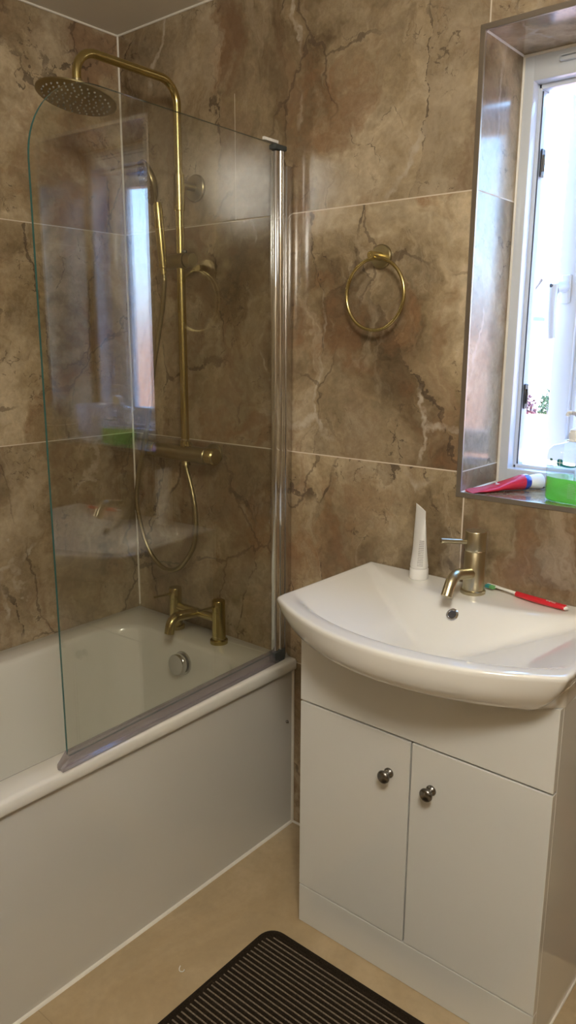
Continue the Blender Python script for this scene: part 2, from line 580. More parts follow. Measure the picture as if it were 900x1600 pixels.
# beads of the window reveal
bm = bmesh.new()
tube(bm, [(WX0, .006, WZ0), (WX0, .2, WZ0)], .0028, 8)
tube(bm, [(WX0, .006, WZ1), (WX0, .2, WZ1)], .0032, 8)
tube(bm, [(WX1, .006, WZ0), (WX1, .2, WZ0)], .0028, 8)
tube(bm, [(WX0 + .002, .19, WZ0), (WX0 + .002, .19, WZ1)], .0032, 8)
tube(bm, [(WX0, .19, WZ1 - .001), (WX1, .19, WZ1 - .001)], .0045, 8)
structure(finish('trim_8', bm, M['silicone']))

# ------------------------------------------------------------------ window
win = bpy.data.objects.new('window_1', None); COL.objects.link(win)
win['kind'] = 'structure'; win.location = ((WX0 + WX1) / 2, .19, WZ0); ORIG[win.name] = Vector(win.location)
FY0, FY1 = .19, .262
fw, fh = .027, .056
bm = bmesh.new()
box(bm, WX0 + .001, WX0 + fw, FY0, FY1, WZ0 + .001, WZ1 - .001, .003)
box(bm, WX1 - fw, WX1 - .001, FY0, FY1, WZ0 + .001, WZ1 - .001, .003)
box(bm, WX0 + fw - .002, WX1 - fw + .002, FY0, FY1, WZ0 + .001, WZ0 + .036, .003)
box(bm, WX0 + fw - .002, WX1 - fw + .002, FY0, FY1, WZ1 - fh, WZ1 - .001, .003)
# stepped inner lip
box(bm, WX0 + fw - .002, WX0 + fw + .008, FY0 + .030, FY1, WZ0 + .03, WZ1 - .05, .002)
box(bm, WX0 + fw, WX1 - fw, FY0 + .030, FY1, WZ0 + .030, WZ0 + .044, .002)
box(bm, WX0 + fw, WX1 - fw, FY0 + .030, FY1, WZ1 - fh - .010, WZ1 - fh + .002, .002)
finish('frame', bm, M['upvc'], win)
bm = bmesh.new()
tube(bm, [(WX0 + fw + .0085, FY0 + .034, WZ0 + .045), (WX0 + fw + .0085, FY0 + .034, WZ1 - .07)], .0022, 8)
finish('gasket', bm, M['upvc_dark'], win)
# trickle vent on the head
bm = bmesh.new()
box(bm, 1.245, 1.60, FY0 - .010, FY0 + .002, WZ1 - .030, WZ1 - .022, .002)
box(bm, 1.245, 1.60, FY0 - .006, FY0 + .002, WZ1 - .019, WZ1 - .014, .002)
finish('trickle_vent', bm, M['upvc'], win)
# lock keeps on the left jamb
for z0, z1 in ((1.765, 1.825), (1.24, 1.30)):
    bm = bmesh.new()
    box(bm, WX0 + fw + .010, WX0 + fw + .0145, FY0 + .040, FY0 + .058, z0, z1, .001, 1)
    box(bm, WX0 + fw + .0145, WX0 + fw + .019, FY0 + .044, FY0 + .048, z0 + .012, z1 - .012, .001, 1)
    finish('lock_keep', bm, M['pewter'], win)
# opened sash, hinged on the right jamb
hx, hy, th = 1.612, .238, math.radians(17.5)
SW, sf, sd = .425, .060, .052
Ms = Matrix.Translation((hx, hy, 0)) @ Matrix.Rotation(-th, 4, 'Z')     # sash local: x from -SW to 0
sz0, sz1 = WZ0 + .040, WZ1 - fh + .010
bm = bmesh.new()
box(bm, -SW, -SW + sf, 0, sd, sz0, sz1, .004, 2, 0, Ms)
box(bm, -sf, 0, 0, sd, sz0, sz1, .004, 2, 0, Ms)
box(bm, -SW + sf - .002, -sf + .002, 0, sd, sz0, sz0 + sf, .004, 2, 0, Ms)
box(bm, -SW + sf - .002, -sf + .002, 0, sd, sz1 - sf, sz1, .004, 2, 0, Ms)
box(bm, -SW + sf - .001, -SW + sf + .012, .010, sd, sz0 + sf, sz1 - sf, .003, 2, 0, Ms)
box(bm, -sf - .012, -sf + .001, .010, sd, sz0 + sf, sz1 - sf, .003, 2, 0, Ms)
sash = finish('sash', bm, M['upvc'], win)
bm = bmesh.new()
box(bm, -SW + sf + .004, -sf - .004, .024, .030, sz0 + sf - .006, sz1 - sf + .006, 0, 1, 0, Ms)
finish('frosted_pane', bm, M['frosted'], sash, smooth=False)
# handle
bm = bmesh.new()
hz = 1.525
cxh = -SW + .030
box(bm, cxh - .013, cxh + .013, -.008, .001, hz - .034, hz + .034, .004, 3, 0, Ms)
tube(bm, [Ms @ Vector(p) for p in ((cxh, .0, hz + .004), (cxh, -.030, hz + .004), (cxh - .002, -.042, hz - .002))], .0125, 16)
pth = smooth_path([Ms @ Vector(p) for p in ((cxh - .002, -.046, hz + .008), (cxh - .002, -.049, hz - .02), (cxh, -.050, hz - .07), (cxh + .001, -.046, hz - .118))], 6)
tube(bm, pth, lambda t: .0115 - .003 * t, 16)
finish('handle', bm, M['upvc'], sash)
bm = bmesh.new()
lathe(bm, [(.0045, 0), (.0045, .0012), (0, .0012)], Ms @ Vector((cxh - .002, -.0572, hz + .006)), Ms.to_3x3() @ Vector((0, -1, 0)), 16)
finish('key_hole', bm, M['upvc_dark'], sash)

# ------------------------------------------------------------------ bath
BX, BY, BZ = .686, -1.72, .524
bath = thing('bathtub', 'white acrylic bathtub with glossy side panel along the left tiled wall', 'bathtub', (.34, -.86, 0))
bm = bmesh.new()
ix0, ix1, iy0, iy1 = .086, .606, -1.58, -.122
e = .0008
rings = [rrect(e, BX - .002, BY, -e, .004, BZ - .032),
         rrect(e, BX, BY, -e, .004, BZ - .028),
         rrect(e, BX, BY, -e, .004, BZ - .008),
         rrect(e + .001, BX - .003, BY + .002, -e - .001, .005, BZ - .002),
         rrect(e + .004, BX - .009, BY + .006, -e - .004, .006, BZ),
         rrect(ix0 - .012, ix1 + .012, iy0 - .012, iy1 + .010, .10, BZ - .0005),
         rrect(ix0 - .004, ix1 + .004, iy0 - .004, iy1 + .003, .098, BZ - .003),
         rrect(ix0 + .003, ix1 - .003, iy0 + .004, iy1 - .003, .095, BZ - .012),
         rrect(ix0 + .012, ix1 - .010, iy0 + .03, iy1 - .007, .094, BZ - .06),
         rrect(ix0 + .030, ix1 - .028, iy0 + .10, iy1 - .020, .095, BZ - .20),
         rrect(ix0 + .046, ix1 - .044, iy0 + .16, iy1 - .060, .10, BZ - .30),
         rrect(ix0 + .062, ix1 - .060, iy0 + .20, iy1 - .085, .10, BZ - .355),
         rrect(ix0 + .090, ix1 - .088, iy0 + .25, iy1 - .12, .09, BZ - .385),
         rrect(ix0 + .13, ix1 - .13, iy0 + .30, iy1 - .17, .07, BZ - .392)]
loft(bm, rings, cap0=False, cap1=True)
finish('tub_shell', bm, M['acrylic'], bath, angle=50)
bm = bmesh.new()
box(bm, .648, .670, BY + .002, -.0012, .002, BZ - .028, .002)
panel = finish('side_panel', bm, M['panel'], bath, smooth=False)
bm = bmesh.new()
lathe(bm, [(.0, .006), (.0028, .0058), (.0042, .004), (.0042, .002), (.0022, .001), (.0022, -.003)], (.6705, -.0285, .3355), (1, 0, 0), 12)
tube(bm, [(.6765, -.0285, .3355), (.680, -.0300, .334)], .0012, 8)
finish('screw', bm, M['pewter'], panel)
# overflow with chrome dial
bm = bmesh.new()
oc = Vector((.352, iy1 - .008, .458))
ax = Vector((0, -1, .10))
lathe(bm, [(.0, -.004), (.035, -.004), (.036, .002), (.034, .006), (.025, .007), (.025, .010)], oc, ax, 40)
lathe(bm, [(.027, .010), (.0305, .012), (.0315, .015), (.0315, .028), (.0300, .031), (.0, .032)], oc, ax, 40)
for k in range(2):   # finger notches
    a = PI * .22 + PI * k
    u, v, d = frame_of(ax)
    c = oc + d * .021 + (u * math.cos(a) + v * math.sin(a)) * .0315
    box(bm, -.006, .006, -.0025, .0025, -.007, .007, .001, 1, 0, Matrix.Translation(c))
finish('overflow_dial', bm, M['chrome_soft'], bath)['label'] = 'round chrome overflow dial'

# ------------------------------------------------------------------ bath taps
bt = thing('bath_tap', 'brushed brass two-lever bridge bath tap standing on the bathtub rim', 'tap', (.347, -.062, BZ))
ty = -.062
bm = bmesh.new()
tube(bm, [(.250, ty, .598), (.437, ty, .598)], .0125, 20)
finish('bridge', bm, M['brass'], bt)
for px in (.250, .437):
    bm = bmesh.new()
    lathe(bm, [(.0265, 0.0), (.0265, .010), (.0245, .012), (.0205, .012), (.0195, .098), (.0188, .0985), (.0188, .101), (.0195, .1015), (.0195, .130), (.0185, .132), (0, .132)], (px, ty, BZ), (0, 0, 1), 32)
    pil = finish('pillar', bm, M['brass'], bt)
    bm = bmesh.new()
    tube(bm, [(px, ty - .016, .640), (px - .010, ty - .075, .640)], .0038, 12)
    finish('lever', bm, M['brass'], pil)
bm = bmesh.new()
pth = corner_path([(.347, ty, .598), (.347, ty - .104, .610), (.347, ty - .114, .563)], .032, 10)
tube(bm, pth, .0145, 20)
finish('spout', bm, M['brass'], bt)

# ------------------------------------------------------------------ shower screen
sc = thing('shower_screen', 'clear glass shower screen with rounded top corner and chrome post on the bathtub rim', 'shower screen', (.655, -.08, BZ))
dl = .031
def gp(s, z, t=0.):
    """point on the screen: s metres from the hinge, height z, t across the thickness"""
    return Vector((.6535 + s * math.sin(dl) + t * math.cos(dl), -.052 - s * math.cos(dl) + t * math.sin(dl), z))
GL, GT, RT = .697, 1.864, .155
prof = [(.0, .552), (GL - .004, .548), (GL, .552), (GL, GT - RT)]
for k in range(1, 17):
    a = PI / 2 * k / 16
    prof.append((GL - RT + RT * math.cos(a), GT - RT + RT * math.sin(a)))
prof.append((.0, GT - .004))
tg = .006
bm = bmesh.new()
A = [bm.verts.new(gp(s, z, -tg / 2)) for s, z in prof]
B = [bm.verts.new(gp(s, z, tg / 2)) for s, z in prof]
bm.faces.new(A); bm.faces.new(list(reversed(B)))
for i in range(len(A)):
    j = (i + 1) % len(A)
    f = bm.faces.new([A[i], A[j], B[j], B[i]])
    f.material_index = 1
finish('glass_panel', bm, [M['glass'], M['glass_edge']], sc, smooth=False)
# chrome hinge post: two rounded ribs, then the wall channel
bm = bmesh.new()
mz = Matrix.Translation((.6535, -.055, 0)) @ Matrix.Rotation(dl, 4, 'Z')
box(bm, -.0085, .0085, -.012, .007, .556, 1.848, .004, 3, 0, mz)
tube(bm, [(.6535, -.040, .556), (.6535, -.040, 1.848)], .0090, 24)
finish('hinge_post', bm, M['chrome'], sc)
bm = bmesh.new()
box(bm, .6465, .6635, -.026, -.0008, .5245, 1.818, .003, 2)
box(bm, .6495, .6605, -.034, -.022, .5245, 1.818, .002, 2)
finish('wall_channel', bm, M['chrome_soft'], sc)
bm = bmesh.new()
box(bm, .643, .666, -.072, -.029, 1.848, 1.860, .003, 2)
finish('end_cap', bm, M['rubber_dark'], sc)
bm = bmesh.new()
box(bm, .643, .666, -.072, -.029, .5245, .557, .003, 2)
finish('end_cap', bm, M['rubber_dark'], sc)
bm = bmesh.new()
prism(bm, [gp(.0, 1.8632, -.004), gp(.0, 1.8632, .004), gp(.052, 1.8635, .003), gp(.052, 1.8635, -.003)], (0, 0, .0065))
finish('corner_clip', bm, M['white_plastic'], sc)
# soft bottom seal with drip fins
bm = bmesh.new()
sec = [(-.005, .560), (.005, .560), (.006, .546), (.0105, .540), (.0125, .531), (.0135, .5262), (.0105, .5258), (.004, .532), (.001, .5258), (-.004, .5258), (-.006, .540)]
loft(bm, [[gp(s, z, t) for t, z in sec] for s in (.004, .18, .36, .54, GL - .02, GL)] +
         [[gp(GL + .022, .5262 + (z - .5262) * .35, t) for t, z in sec]])
finish('bottom_seal', bm, M['seal'], sc, angle=25)

# ------------------------------------------------------------------ shower column
sx, sy = .312, -.062
sh = thing('shower_column', 'brushed brass shower column with round rain head on the wall above the bath tap', 'shower', (sx, sy, 1.08))
bm = bmesh.new()
tube(bm, [(sx, sy, 1.105), (sx, sy, 1.752)], .0118, 24)
lathe(bm, [(.0118, 0), (.0155, .002), (.0155, .018), (.0118, .020)], (sx, sy, 1.096), (0, 0, 1), 24)
finish('riser_pipe', bm, M['brass'], sh)
bm = bmesh.new()
lathe(bm, [(.0120, 0), (.0152, .001), (.0152, .092), (.0120, .093)], (sx, sy, 1.742), (0, 0, 1), 28)
finish('sleeve', bm, M['brass'], sh)
bm = bmesh.new()
ae = -.375
tube(bm, corner_path([(sx, sy, 1.80), (sx, sy, 2.061), (sx, ae, 2.061), (sx, ae, 1.985)], .055, 12), .0106, 24)
finish('overhead_arm', bm, M['brass'], sh)
bm = bmesh.new()
lathe(bm, [(.0108, .0), (.0128, .001), (.0128, .022), (.0108, .023)], (sx, ae, 1.972), (0, 0, 1), 24)
hd = Vector((0.02, .20, 1.)).normalized()
hc = Vector((sx, ae - .004, 1.955))
lathe(bm, [(.0, -.004), (.0905, -.004), (.0935, -.002), (.0935, .001), (.087, .004), (.035, .008), (.017, .014), (.014, .018), (0, .018)], hc, hd, 64)
head = finish('rain_head', bm, M['brass_dark'], sh)
bm = bmesh.new()
u, v, d = frame_of(hd)
for ring, (rr, nn) in enumerate(((.0155, 6), (.031, 12), (.0465, 18), (.062, 22), (.0775, 28))):
    for k in range(nn):
        a = 2 * PI * k / nn + ring * .1
        lathe(bm, [(.0024, -.003), (.0019, -.0075), (0, -.0076)], hc + (u * math.cos(a) + v * math.sin(a)) * rr, hd, 8)
finish('nozzles', bm, M['nozzle'], head)['label'] = 'rings of grey rubber nozzles'
# upper wall bracket
bm = bmesh.new()
zb = 1.808
lathe(bm, [(0, 0), (.0350, 0), (.0350, .007), (.033, .009), (.0125, .0095), (.0095, .012), (.0095, .052)], (sx + .004, -.0005, zb), (0, -1, 0), 40)
finish('wall_bracket', bm, M['brass_dark'], sh)
# thermostatic bar valve
bm = bmesh.new()
zv = 1.078
lathe(bm, [(0, -.122), (.021, -.122), (.0235, -.120), (.0235, .090), (.0215, .092), (.0215, .094), (0, .094)], (sx, sy, zv), (1, 0, 0), 40)
lathe(bm, [(.015, -.034), (.013, -.030), (.013, .030)], (sx, sy, zv), (0, 0, 1), 24)
for xx in (-.062, .062):
    lathe(bm, [(0, 0), (.030, 0), (.030, .005), (.028, .008), (.017, .010), (.017, .042)], (sx + xx, -.0005, zv), (0, -1, 0), 32)
vb = finish('bar_valve', bm, M['brass_dark'], sh)
def knurl(name, x0, sgn):
    bm = bmesh.new()
    n = 48
    rg = []
    for h, r in ((0, .021), (.002, .0235), (.026, .0235), (.030, .020), (.030, 0)):
        if r == 0:
            continue
        rg.append([Vector((x0 + sgn * h, sy + (r + (.0006 if k % 2 and h else 0)) * math.cos(2 * PI * k / n), zv + (r + (.0006 if k % 2 and h else 0)) * math.sin(2 * PI * k / n))) for k in range(n)])
    loft(bm, rg)
    return finish(name, bm, M['brass'], vb)
knurl('temperature_knob', sx + .0955, 1)
knurl('flow_knob', sx - .1235, -1)
bm = bmesh.new()
lathe(bm, [(.010, .0), (.010, .004), (.006, .005), (.006, .014), (0, .0145)], (sx + .018, sy - .006, zv + .0225), (0, 0, 1), 16)
finish('diverter_button', bm, M['brass'], vb)
# slider with hand shower cradle
bm = bmesh.new()
zs = 1.612
lathe(bm, [(0, -.058), (.0195, -.058), (.0205, -.056), (.0205, .020), (.0195, .022), (0, .022)], (sx + .004, sy - .004, zs), (1, 0, 0), 32)
lathe(bm, [(.010, .022), (.010, .026), (.0185, .027), (.0185, .047), (.017, .049), (0, .049)], (sx + .004, sy - .004, zs), (1, 0, 0), 32)
finish('slider', bm, M['brass_dark'], sh)
bm = bmesh.new()
lathe(bm, [(.0075, 0), (.0075, .006), (.006, .0075), (0, .0075)], (sx + .020, sy - .004, zs + .0200), (0, 0, 1), 16)
finish('release_button', bm, M['rubber_dark'], sh)

# hand shower in its cradle, with the hose
hs = thing('hand_shower', 'brass hand shower with round head and looped hose, held on the shower column', 'hand shower', (.277, -.105, 1.60))
hb, ht_ = Vector((.286, -.102, 1.575)), Vector((.2795, -.112, 1.760))
bm = bmesh.new()
ax = (ht_ - hb)
L = ax.length
lathe(bm, [(0, 0), (.0085, 0), (.0085, .016), (.0110, .018), (.0110, .030), (.0125, .06), (.0128, L - .02), (.0110, L), (0, L)], hb, ax, 24)
finish('handle', bm, M['brass'], hs)
bm = bmesh.new()
fn = Vector((-.42, -.86, -.30)).normalized()
fc = Vector((.262, -.122, 1.813))
lathe(bm, [(0, -.010), (.02, -.010), (.045, -.006), (.0565, .003), (.0575, .008), (.0565, .011), (.054, .0118), (0, .012)], fc, fn, 48)
hdm = finish('spray_head', bm, M['brass_dark'], hs)
bm = bmesh.new()
u, v, d = frame_of(fn)
for rr, nn in ((.012, 6), (.026, 12), (.040, 18)):
    for k in range(nn):
        a = 2 * PI * k / nn
        lathe(bm, [(.0016, .0115), (.0014, .0135), (0, .0136)], fc + (u * math.cos(a) + v * math.sin(a)) * rr, fn, 8)
finish('spray_nozzles', bm, M['brass_dark'], hdm)
bm = bmesh.new()
hose = [(.286, -.102, 1.575), (.285, -.101, 1.55), (.266, -.095, 1.48), (.235, -.090, 1.39), (.208, -.088, 1.30), (.186, -.088, 1.19), (.155, -.088, 1.08), (.128, -.088, 1.00), (.112, -.086, .92), (.120, -.084, .85),
        (.143, -.082, .782), (.180, -.080, .735), (.228, -.078, .7135), (.285, -.076, .728), (.340, -.073, .79), (.356, -.070, .85), (.352, -.067, .92), (.335, -.064, .98), (.317, -.062, 1.025), (.312, -.062, 1.043)]
hp = smooth_path(hose, 10)
tube(bm, hp, lambda t: .0072 + .0004 * math.sin(t * 900), 14)
finish('hose', bm, M['brass_dark'], hs)

# ------------------------------------------------------------------ towel ring
tr = thing('towel_ring', 'brass towel ring hanging empty from a round rosette on the tiled wall', 'towel ring', (.935, -.001, 1.582))
bm = bmesh.new()
lathe(bm, [(0, 0), (.027, 0), (.027, .006), (.025, .008), (0, .008)], (.930, -.0005, 1.590), (0, -1, 0), 40)
ros = finish('rosette', bm, M['brass_dark'], tr)
bm = bmesh.new()
lathe(bm, [(.0095, .008), (.0095, .046), (.0085, .049), (0, .049)], (.930, -.0005, 1.590), (0, -1, 0), 24)
finish('post', bm, M['brass'], tr)
bm = bmesh.new()
rc, rR = Vector((.9385, -.040, 1.5035)), .0785
rp = []
for k in range(72):
    a = 2 * PI * k / 72
    rp.append(rc + Vector((rR * math.sin(a), 0, rR * math.cos(a) * 1.02)))
tube(bm, rp, .0042, 14, closed=True)
finish('ring', bm, M['brass'], tr)

# ------------------------------------------------------------------ vanity cabinet
CX0, CX1, CY = .9375, 1.529, -.297
cab = thing('vanity_cabinet', 'gloss white two-door vanity cabinet standing on the floor under the washbasin', 'cabinet', ((CX0 + CX1) / 2, CY / 2, 0))
bm = bmesh.new()
box(bm, CX0 + .001, CX0 + .017, CY + .019, -.001, .001, .758, .0006, 1)
box(bm, CX1 - .016, CX1, CY + .019, -.001, .001, .758, .0006, 1)
box(bm, CX0 + .017, CX1 - .016, CY + .03, -.004, .085, .101)
box(bm, CX0 + .017, CX1 - .016, -.010, -.004, .101, .70)
finish('carcass', bm, M['gloss'], cab, smooth=False)
bm = bmesh.new()
box(bm, CX0 + .002, CX1 - .002, CY + .0185, CY + .0215, .01, .755)  # added near-black sheet, its colour stands in for shade in the door gaps
finish('painted_gap_shade', bm, M['gapdark'], cab, smooth=False)
bm = bmesh.new()
box(bm, CX0, CX1, CY, CY + .018, .5925, .760, .0009, 2)
finish('top_fascia', bm, M['gloss'], cab, smooth=False)
bm = bmesh.new()
box(bm, CX0, CX1, CY, CY + .018, .001, .1025, .0009, 2)
finish('plinth', bm, M['gloss'], cab, smooth=False)
xm = 1.2318
for x0, x1, kx in ((CX0, xm - .0021, 1.1805), (xm + .0021, CX1, 1.2825)):
    bm = bmesh.new()
    box(bm, x0, x1, CY, CY + .018, .1055, .5880, .0009, 2)
    d = finish('door', bm, M['gloss'], cab, smooth=False)
    bm = bmesh.new()
    lathe(bm, [(0, -.001), (.0112, -.001), (.0115, .002), (.0098, .0045), (.0060, .0075), (.0055, .012), (.0075, .0155), (.0128, .0180), (.0146, .0215), (.0140, .0245), (.0110, .0275), (.005, .0292), (0, .0295)], (kx, CY, .4995), (0, -1, 0), 32)
    finish('knob', bm, M['pewter'], d)

# ------------------------------------------------------------------ washbasin
bs = thing('washbasin', 'white ceramic bow-fronted washbasin sitting on the vanity cabinet below the window', 'washbasin', (1.2335, -.2, .76))
BCX = 1.2335
# outline of the top rim, seen from above (half width .3265)
def front_y(x):
    t = (x - BCX) / .3265
    return -.462 + .110 * abs(t) ** 2.05
half = .3265
out = []
xs = [BCX - half + .006 + (2 * half - .012) * k / 60 for k in range(61)]
poly = [Vector((BCX - half + .0165, -.0015)), Vector((BCX - half + .003, -.33))] + [Vector((x, front_y(x))) for x in xs] + [Vector((BCX + half - .003, -.33)), Vector((BCX + half - .0165, -.0015))]
CEN = Vector((BCX, -.262))
def ray_out(a, pts):
    d = Vector((math.cos(a), math.sin(a)))
    best = None
    for i in range(len(pts)):
        p, q = pts[i], pts[(i + 1) % len(pts)]
        e_ = q - p
        den = d.x * e_.y - d.y * e_.x
        if abs(den) < 1e-12:
            continue
        w = p - CEN
        t = (w.x * e_.y - w.y * e_.x) / den
        s_ = (w.x * d.y - w.y * d.x) / den
        if t > 0 and -1e-6 <= s_ <= 1 + 1e-6 and (best is None or t > best):
            best = t
    return best
NA = 240
angs = []
# angles uniform plus the exact corners
key = [math.atan2((p - CEN).y, (p - CEN).x) for p in (poly[0], poly[1], poly[-2], poly[-1])]
angs = sorted([-PI + 2 * PI * (k + .5) / NA for k in range(NA)] + key)
# drop near duplicates
aa = []
for a in angs:
    if not aa or a - aa[-1] > .004:
        aa.append(a)
    elif a in key:
        aa[-1] = a
angs = aa
def superr(a, ax_, ayf, ayb, n):
    c, s_ = abs(math.cos(a)), math.sin(a)
    ay = ayb if s_ > 0 else ayf
    return 1 / ((c / ax_) ** n + (abs(s_) / ay) ** n) ** (1 / n)
RIM = .851
def rimz(p):
    return RIM + .0045 * max(0, min(1, (p.y + .30) / .30)) - .0015 * max(0, (-p.y - .36) / .1)
def ring_at(fr, dz=0., inset=0., zabs=None):
    r_ = []
    for a in angs:
        R = ray_out(a, poly)
        rr = R * fr - inset
        p = Vector((CEN.x + rr * math.cos(a), CEN.y + rr * math.sin(a)))
        r_.append(Vector((p.x, p.y, (rimz(p) + dz) if zabs is None else zabs)))
    return r_
def bowl_ring(k, depth):
    r_ = []
    for a in angs:
        rb = superr(a, .232, .166, .132, 2.15) * k
        R = ray_out(a, poly) - .012
        rr = min(rb, R)
        p = Vector((CEN.x + rr * math.cos(a), CEN.y + rr * math.sin(a)))
        r_.append(Vector((p.x, p.y, rimz(p) - depth)))
    return r_
def inset_front(base, side, back):
    """apron ring: inset depends on direction"""
    r_ = []
    for a in angs:
        R = ray_out(a, poly)
        d = Vector((math.cos(a), math.sin(a)))
        p = CEN + d * R
        onback = p.y > -.004
        wside = min(1, abs(p.x - BCX) / half) ** 2
        ins = back if onback else base * (1 - wside) + side * wside
        # along the straight sides the apron stays wider than the cabinet
        ks = max(0, min(1, (p.y + .345) / .06))
        if not onback:
            ins = ins * (1 - ks) + min(ins, .024) * ks
            wside = wside * (1 - ks) + .6 * ks
        p = CEN + d * (R - ins)
        r_.append((p, onback, wside))
    return r_
rg = []
def apron(base, side, z, dzs=0.):
    rg.append([Vector((p.x, p.y, z + dzs * w)) for p, ob, w in inset_front(base, side, .0)])
apron(.090, .075, .7605)
apron(.060, .062, .7625, .002)
apron(.040, .050, .7680, .005)
apron(.022, .034, .7800, .009)
apron(.011, .020, .7960, .010)
apron(.004, .009, .8160, .008)
apron(.001, .002, .8370, .003)
rg.append(ring_at(1., -.0055, .0003)); rg.append(ring_at(1., -.0020, .002)); rg.append(ring_at(1., -.0003, .0055))
rg.append(ring_at(1., 0., .010))
def smin(a, b, k):
    h_ = max(k - abs(a - b), 0) / k
    return min(a, b) - h_ * h_ * k * .25
def softpos(v, k):
    return .5 * (v + math.sqrt(v * v + k * k)) - .0
def depth(x, y):
    t = abs(x - BCX) / .315
    if t >= 1:
        return 0.
    dw = .118 * (1 - t) ** 1.25                       # wings fall gently from the two sides
    yb = -.128 + .118 * min(1, t) ** 2.2              # crest of the tap deck
    db = 1.30 * softpos(yb - y, .010) - .002
    df = 1.5 * softpos(y - (front_y(x) + .052), .014) - .003
    d_ = smin(smin(dw, max(db, 0), .014), max(df, 0), .014)
    d_ = smin(d_, .106, .03)
    return max(0., d_)
NT_ = 46
for i in range(1, NT_ + 1):
    t = 1 - i / (NT_ + 1.)
    ring = []
    for a in angs:
        R_ = (ray_out(a, poly) - .010) * t
        x, y = CEN.x + R_ * math.cos(a), CEN.y + R_ * math.sin(a)
        ring.append(Vector((x, y, rimz(Vector((x, y))) - depth(x, y))))
    rg.append(ring)
bm = bmesh.new()
loft(bm, rg, cap0=False, cap1=True)
finish('bowl', bm, M['ceramic'], bs, angle=60)
# overflow ring and waste
bm = bmesh.new()
oc = Vector((1.2335, -.1490, RIM + .0045 * .5 - depth(1.2335, -.1490) + .0005)); ax = Vector((0, -.79, .61))
lathe(bm, [(.0086, .0005), (.0086, .0025), (.0096, .0036), (.0117, .0036), (.0138, .0018), (.0138, -.004)], oc, ax, 36, cap=False)
lathe(bm, [(.0086, .0008), (0, .0008)], oc, ax, 36, mat=1, cap=False)  # near-black disc: shade inside the overflow hole put into its colour
finish('overflow_ring', bm, [M['chrome'], M['hole_shade']], bs)['label'] = 'chrome ring round the dark overflow hole'
bm = bmesh.new()
lathe(bm, [(.031, -.002), (.031, .002), (.029, .0035), (.024, .004), (.022, .006), (0, .0075)], (CEN.x, CEN.y, RIM - depth(CEN.x, CEN.y) - .0005), (0, 0, 1), 36)
finish('waste_plug', bm, M['chrome'], bs)

# ------------------------------------------------------------------ basin tap
tz = .8545
tap = thing('basin_tap', 'brushed brass mixer tap with side lever standing at the back of the washbasin', 'tap', (1.2335, -.058, tz))
tx, ty = 1.2335, -.058
bm = bmesh.new()
lathe(bm, [(0, 0), (.0275, 0), (.0275, .006), (.0255, .008), (.0232, .0085), (.0228, .094), (.0218, .0955), (.0218, .0975), (.0228, .099), (.0228, .1005)], (tx, ty, tz), (0, 0, 1), 48)
finish('body', bm, M['brass_soft'], tap)
bm = bmesh.new()
lathe(bm, [(.0226, .1008), (.0232, .1015), (.0232, .1395), (.0225, .1410), (0, .1410)], (tx, ty, tz), (0, 0, 1), 48)
cp = finish('cap', bm, M['brass_soft'], tap)
bm = bmesh.new()
tube(bm, [(tx - .013, ty - .016, tz + .117), (tx - .052, ty - .062, tz + .1225)], .0057, 16)
finish('lever', bm, M['brass_soft'], cp)
bm = bmesh.new()
pth = corner_path([(tx, ty - .004, tz + .045), (tx, ty - .098, tz + .064), (tx, ty - .123, tz + .022)], .034, 10)
tube(bm, pth, .0122, 24)
finish('spout', bm, M['brass_soft'], tap)

# ------------------------------------------------------------------ white cream tube
ct = thing('cosmetic_tube', 'white squeezed cosmetic tube standing on its cap on the washbasin, left of the tap', 'tube', (1.088, -.044, .8545))
cc = Vector((1.088, -.044, .8545))
bm = bmesh.new()
lathe(bm, [(0, 0), (.0205, 0), (.0222, .002), (.0218, .024), (.0205, .0265), (0, .0265)], cc, (0, 0, 1), 40)
finish('cap', bm, M['white_plastic'], ct)
bm = bmesh.new()
rgs = []
cd = Vector((.86, -.51, 0)); cn = Vector((.51, .86, 0))
for z, a_, b_ in ((.0272, .0200, .0200), (.030, .0216, .0212), (.045, .0220, .0190), (.070, .0225, .0150), (.100, .0228, .0112), (.125, .0228, .0085), (.145, .0228, .0050), (.1555, .0226, .0018), (.1700, .0226, .0016)):
    lean = Vector((-.002, 0, 0)) * (z / .17)
    ring = []
    for k in range(40):
        t = 2 * PI * k / 40
        cx_, sn_ = math.cos(t), math.sin(t)
        dent = 1 - .35 * math.exp(-((z - .085) / .035) ** 2) * max(0, -sn_) * (1 - abs(cx_) ** 2)
        zz = z - (.0055 * cx_ if z > .14 else .0)
        ring.append(cc + lean + cd * (a_ * cx_) + cn * (b_ * sn_ * dent) + Vector((0, 0, zz)))
    rgs.append(ring)
loft(bm, rgs)
body = finish('tube_body', bm, M['white_plastic'], ct, angle=60)
# rows of small grey print down the side that faces the basin
bm = bmesh.new()
random.seed(3)
for row in range(15):
    z = .036 + row * .0042
    f = (z - .030) / .1
    a_, b_ = .0222, .0212 - .010 * f * 1.05
    for k in range(5):
        t = -.74 + k * .13
        p = cc + cd * (a_ * math.cos(t)) + cn * (b_ * math.sin(t)) * 1.0 + Vector((0, 0, z))
        nn = (cd * (math.cos(t) / a_) + cn * (math.sin(t) / b_)).normalized()
        tt = Vector((0, 0, 1)).cross(nn)
        w = random.uniform(.0008, .0013)
        q = [p + nn * .0006 + tt * sx_ * w + Vector((0, 0, sz_ * .0008)) for sx_, sz_ in ((-1, -1), (1, -1), (1, 1), (-1, 1))]
        bm.faces.new([bm.verts.new(x) for x in q])
finish('printed_text', bm, M['print_grey'], body, smooth=False)

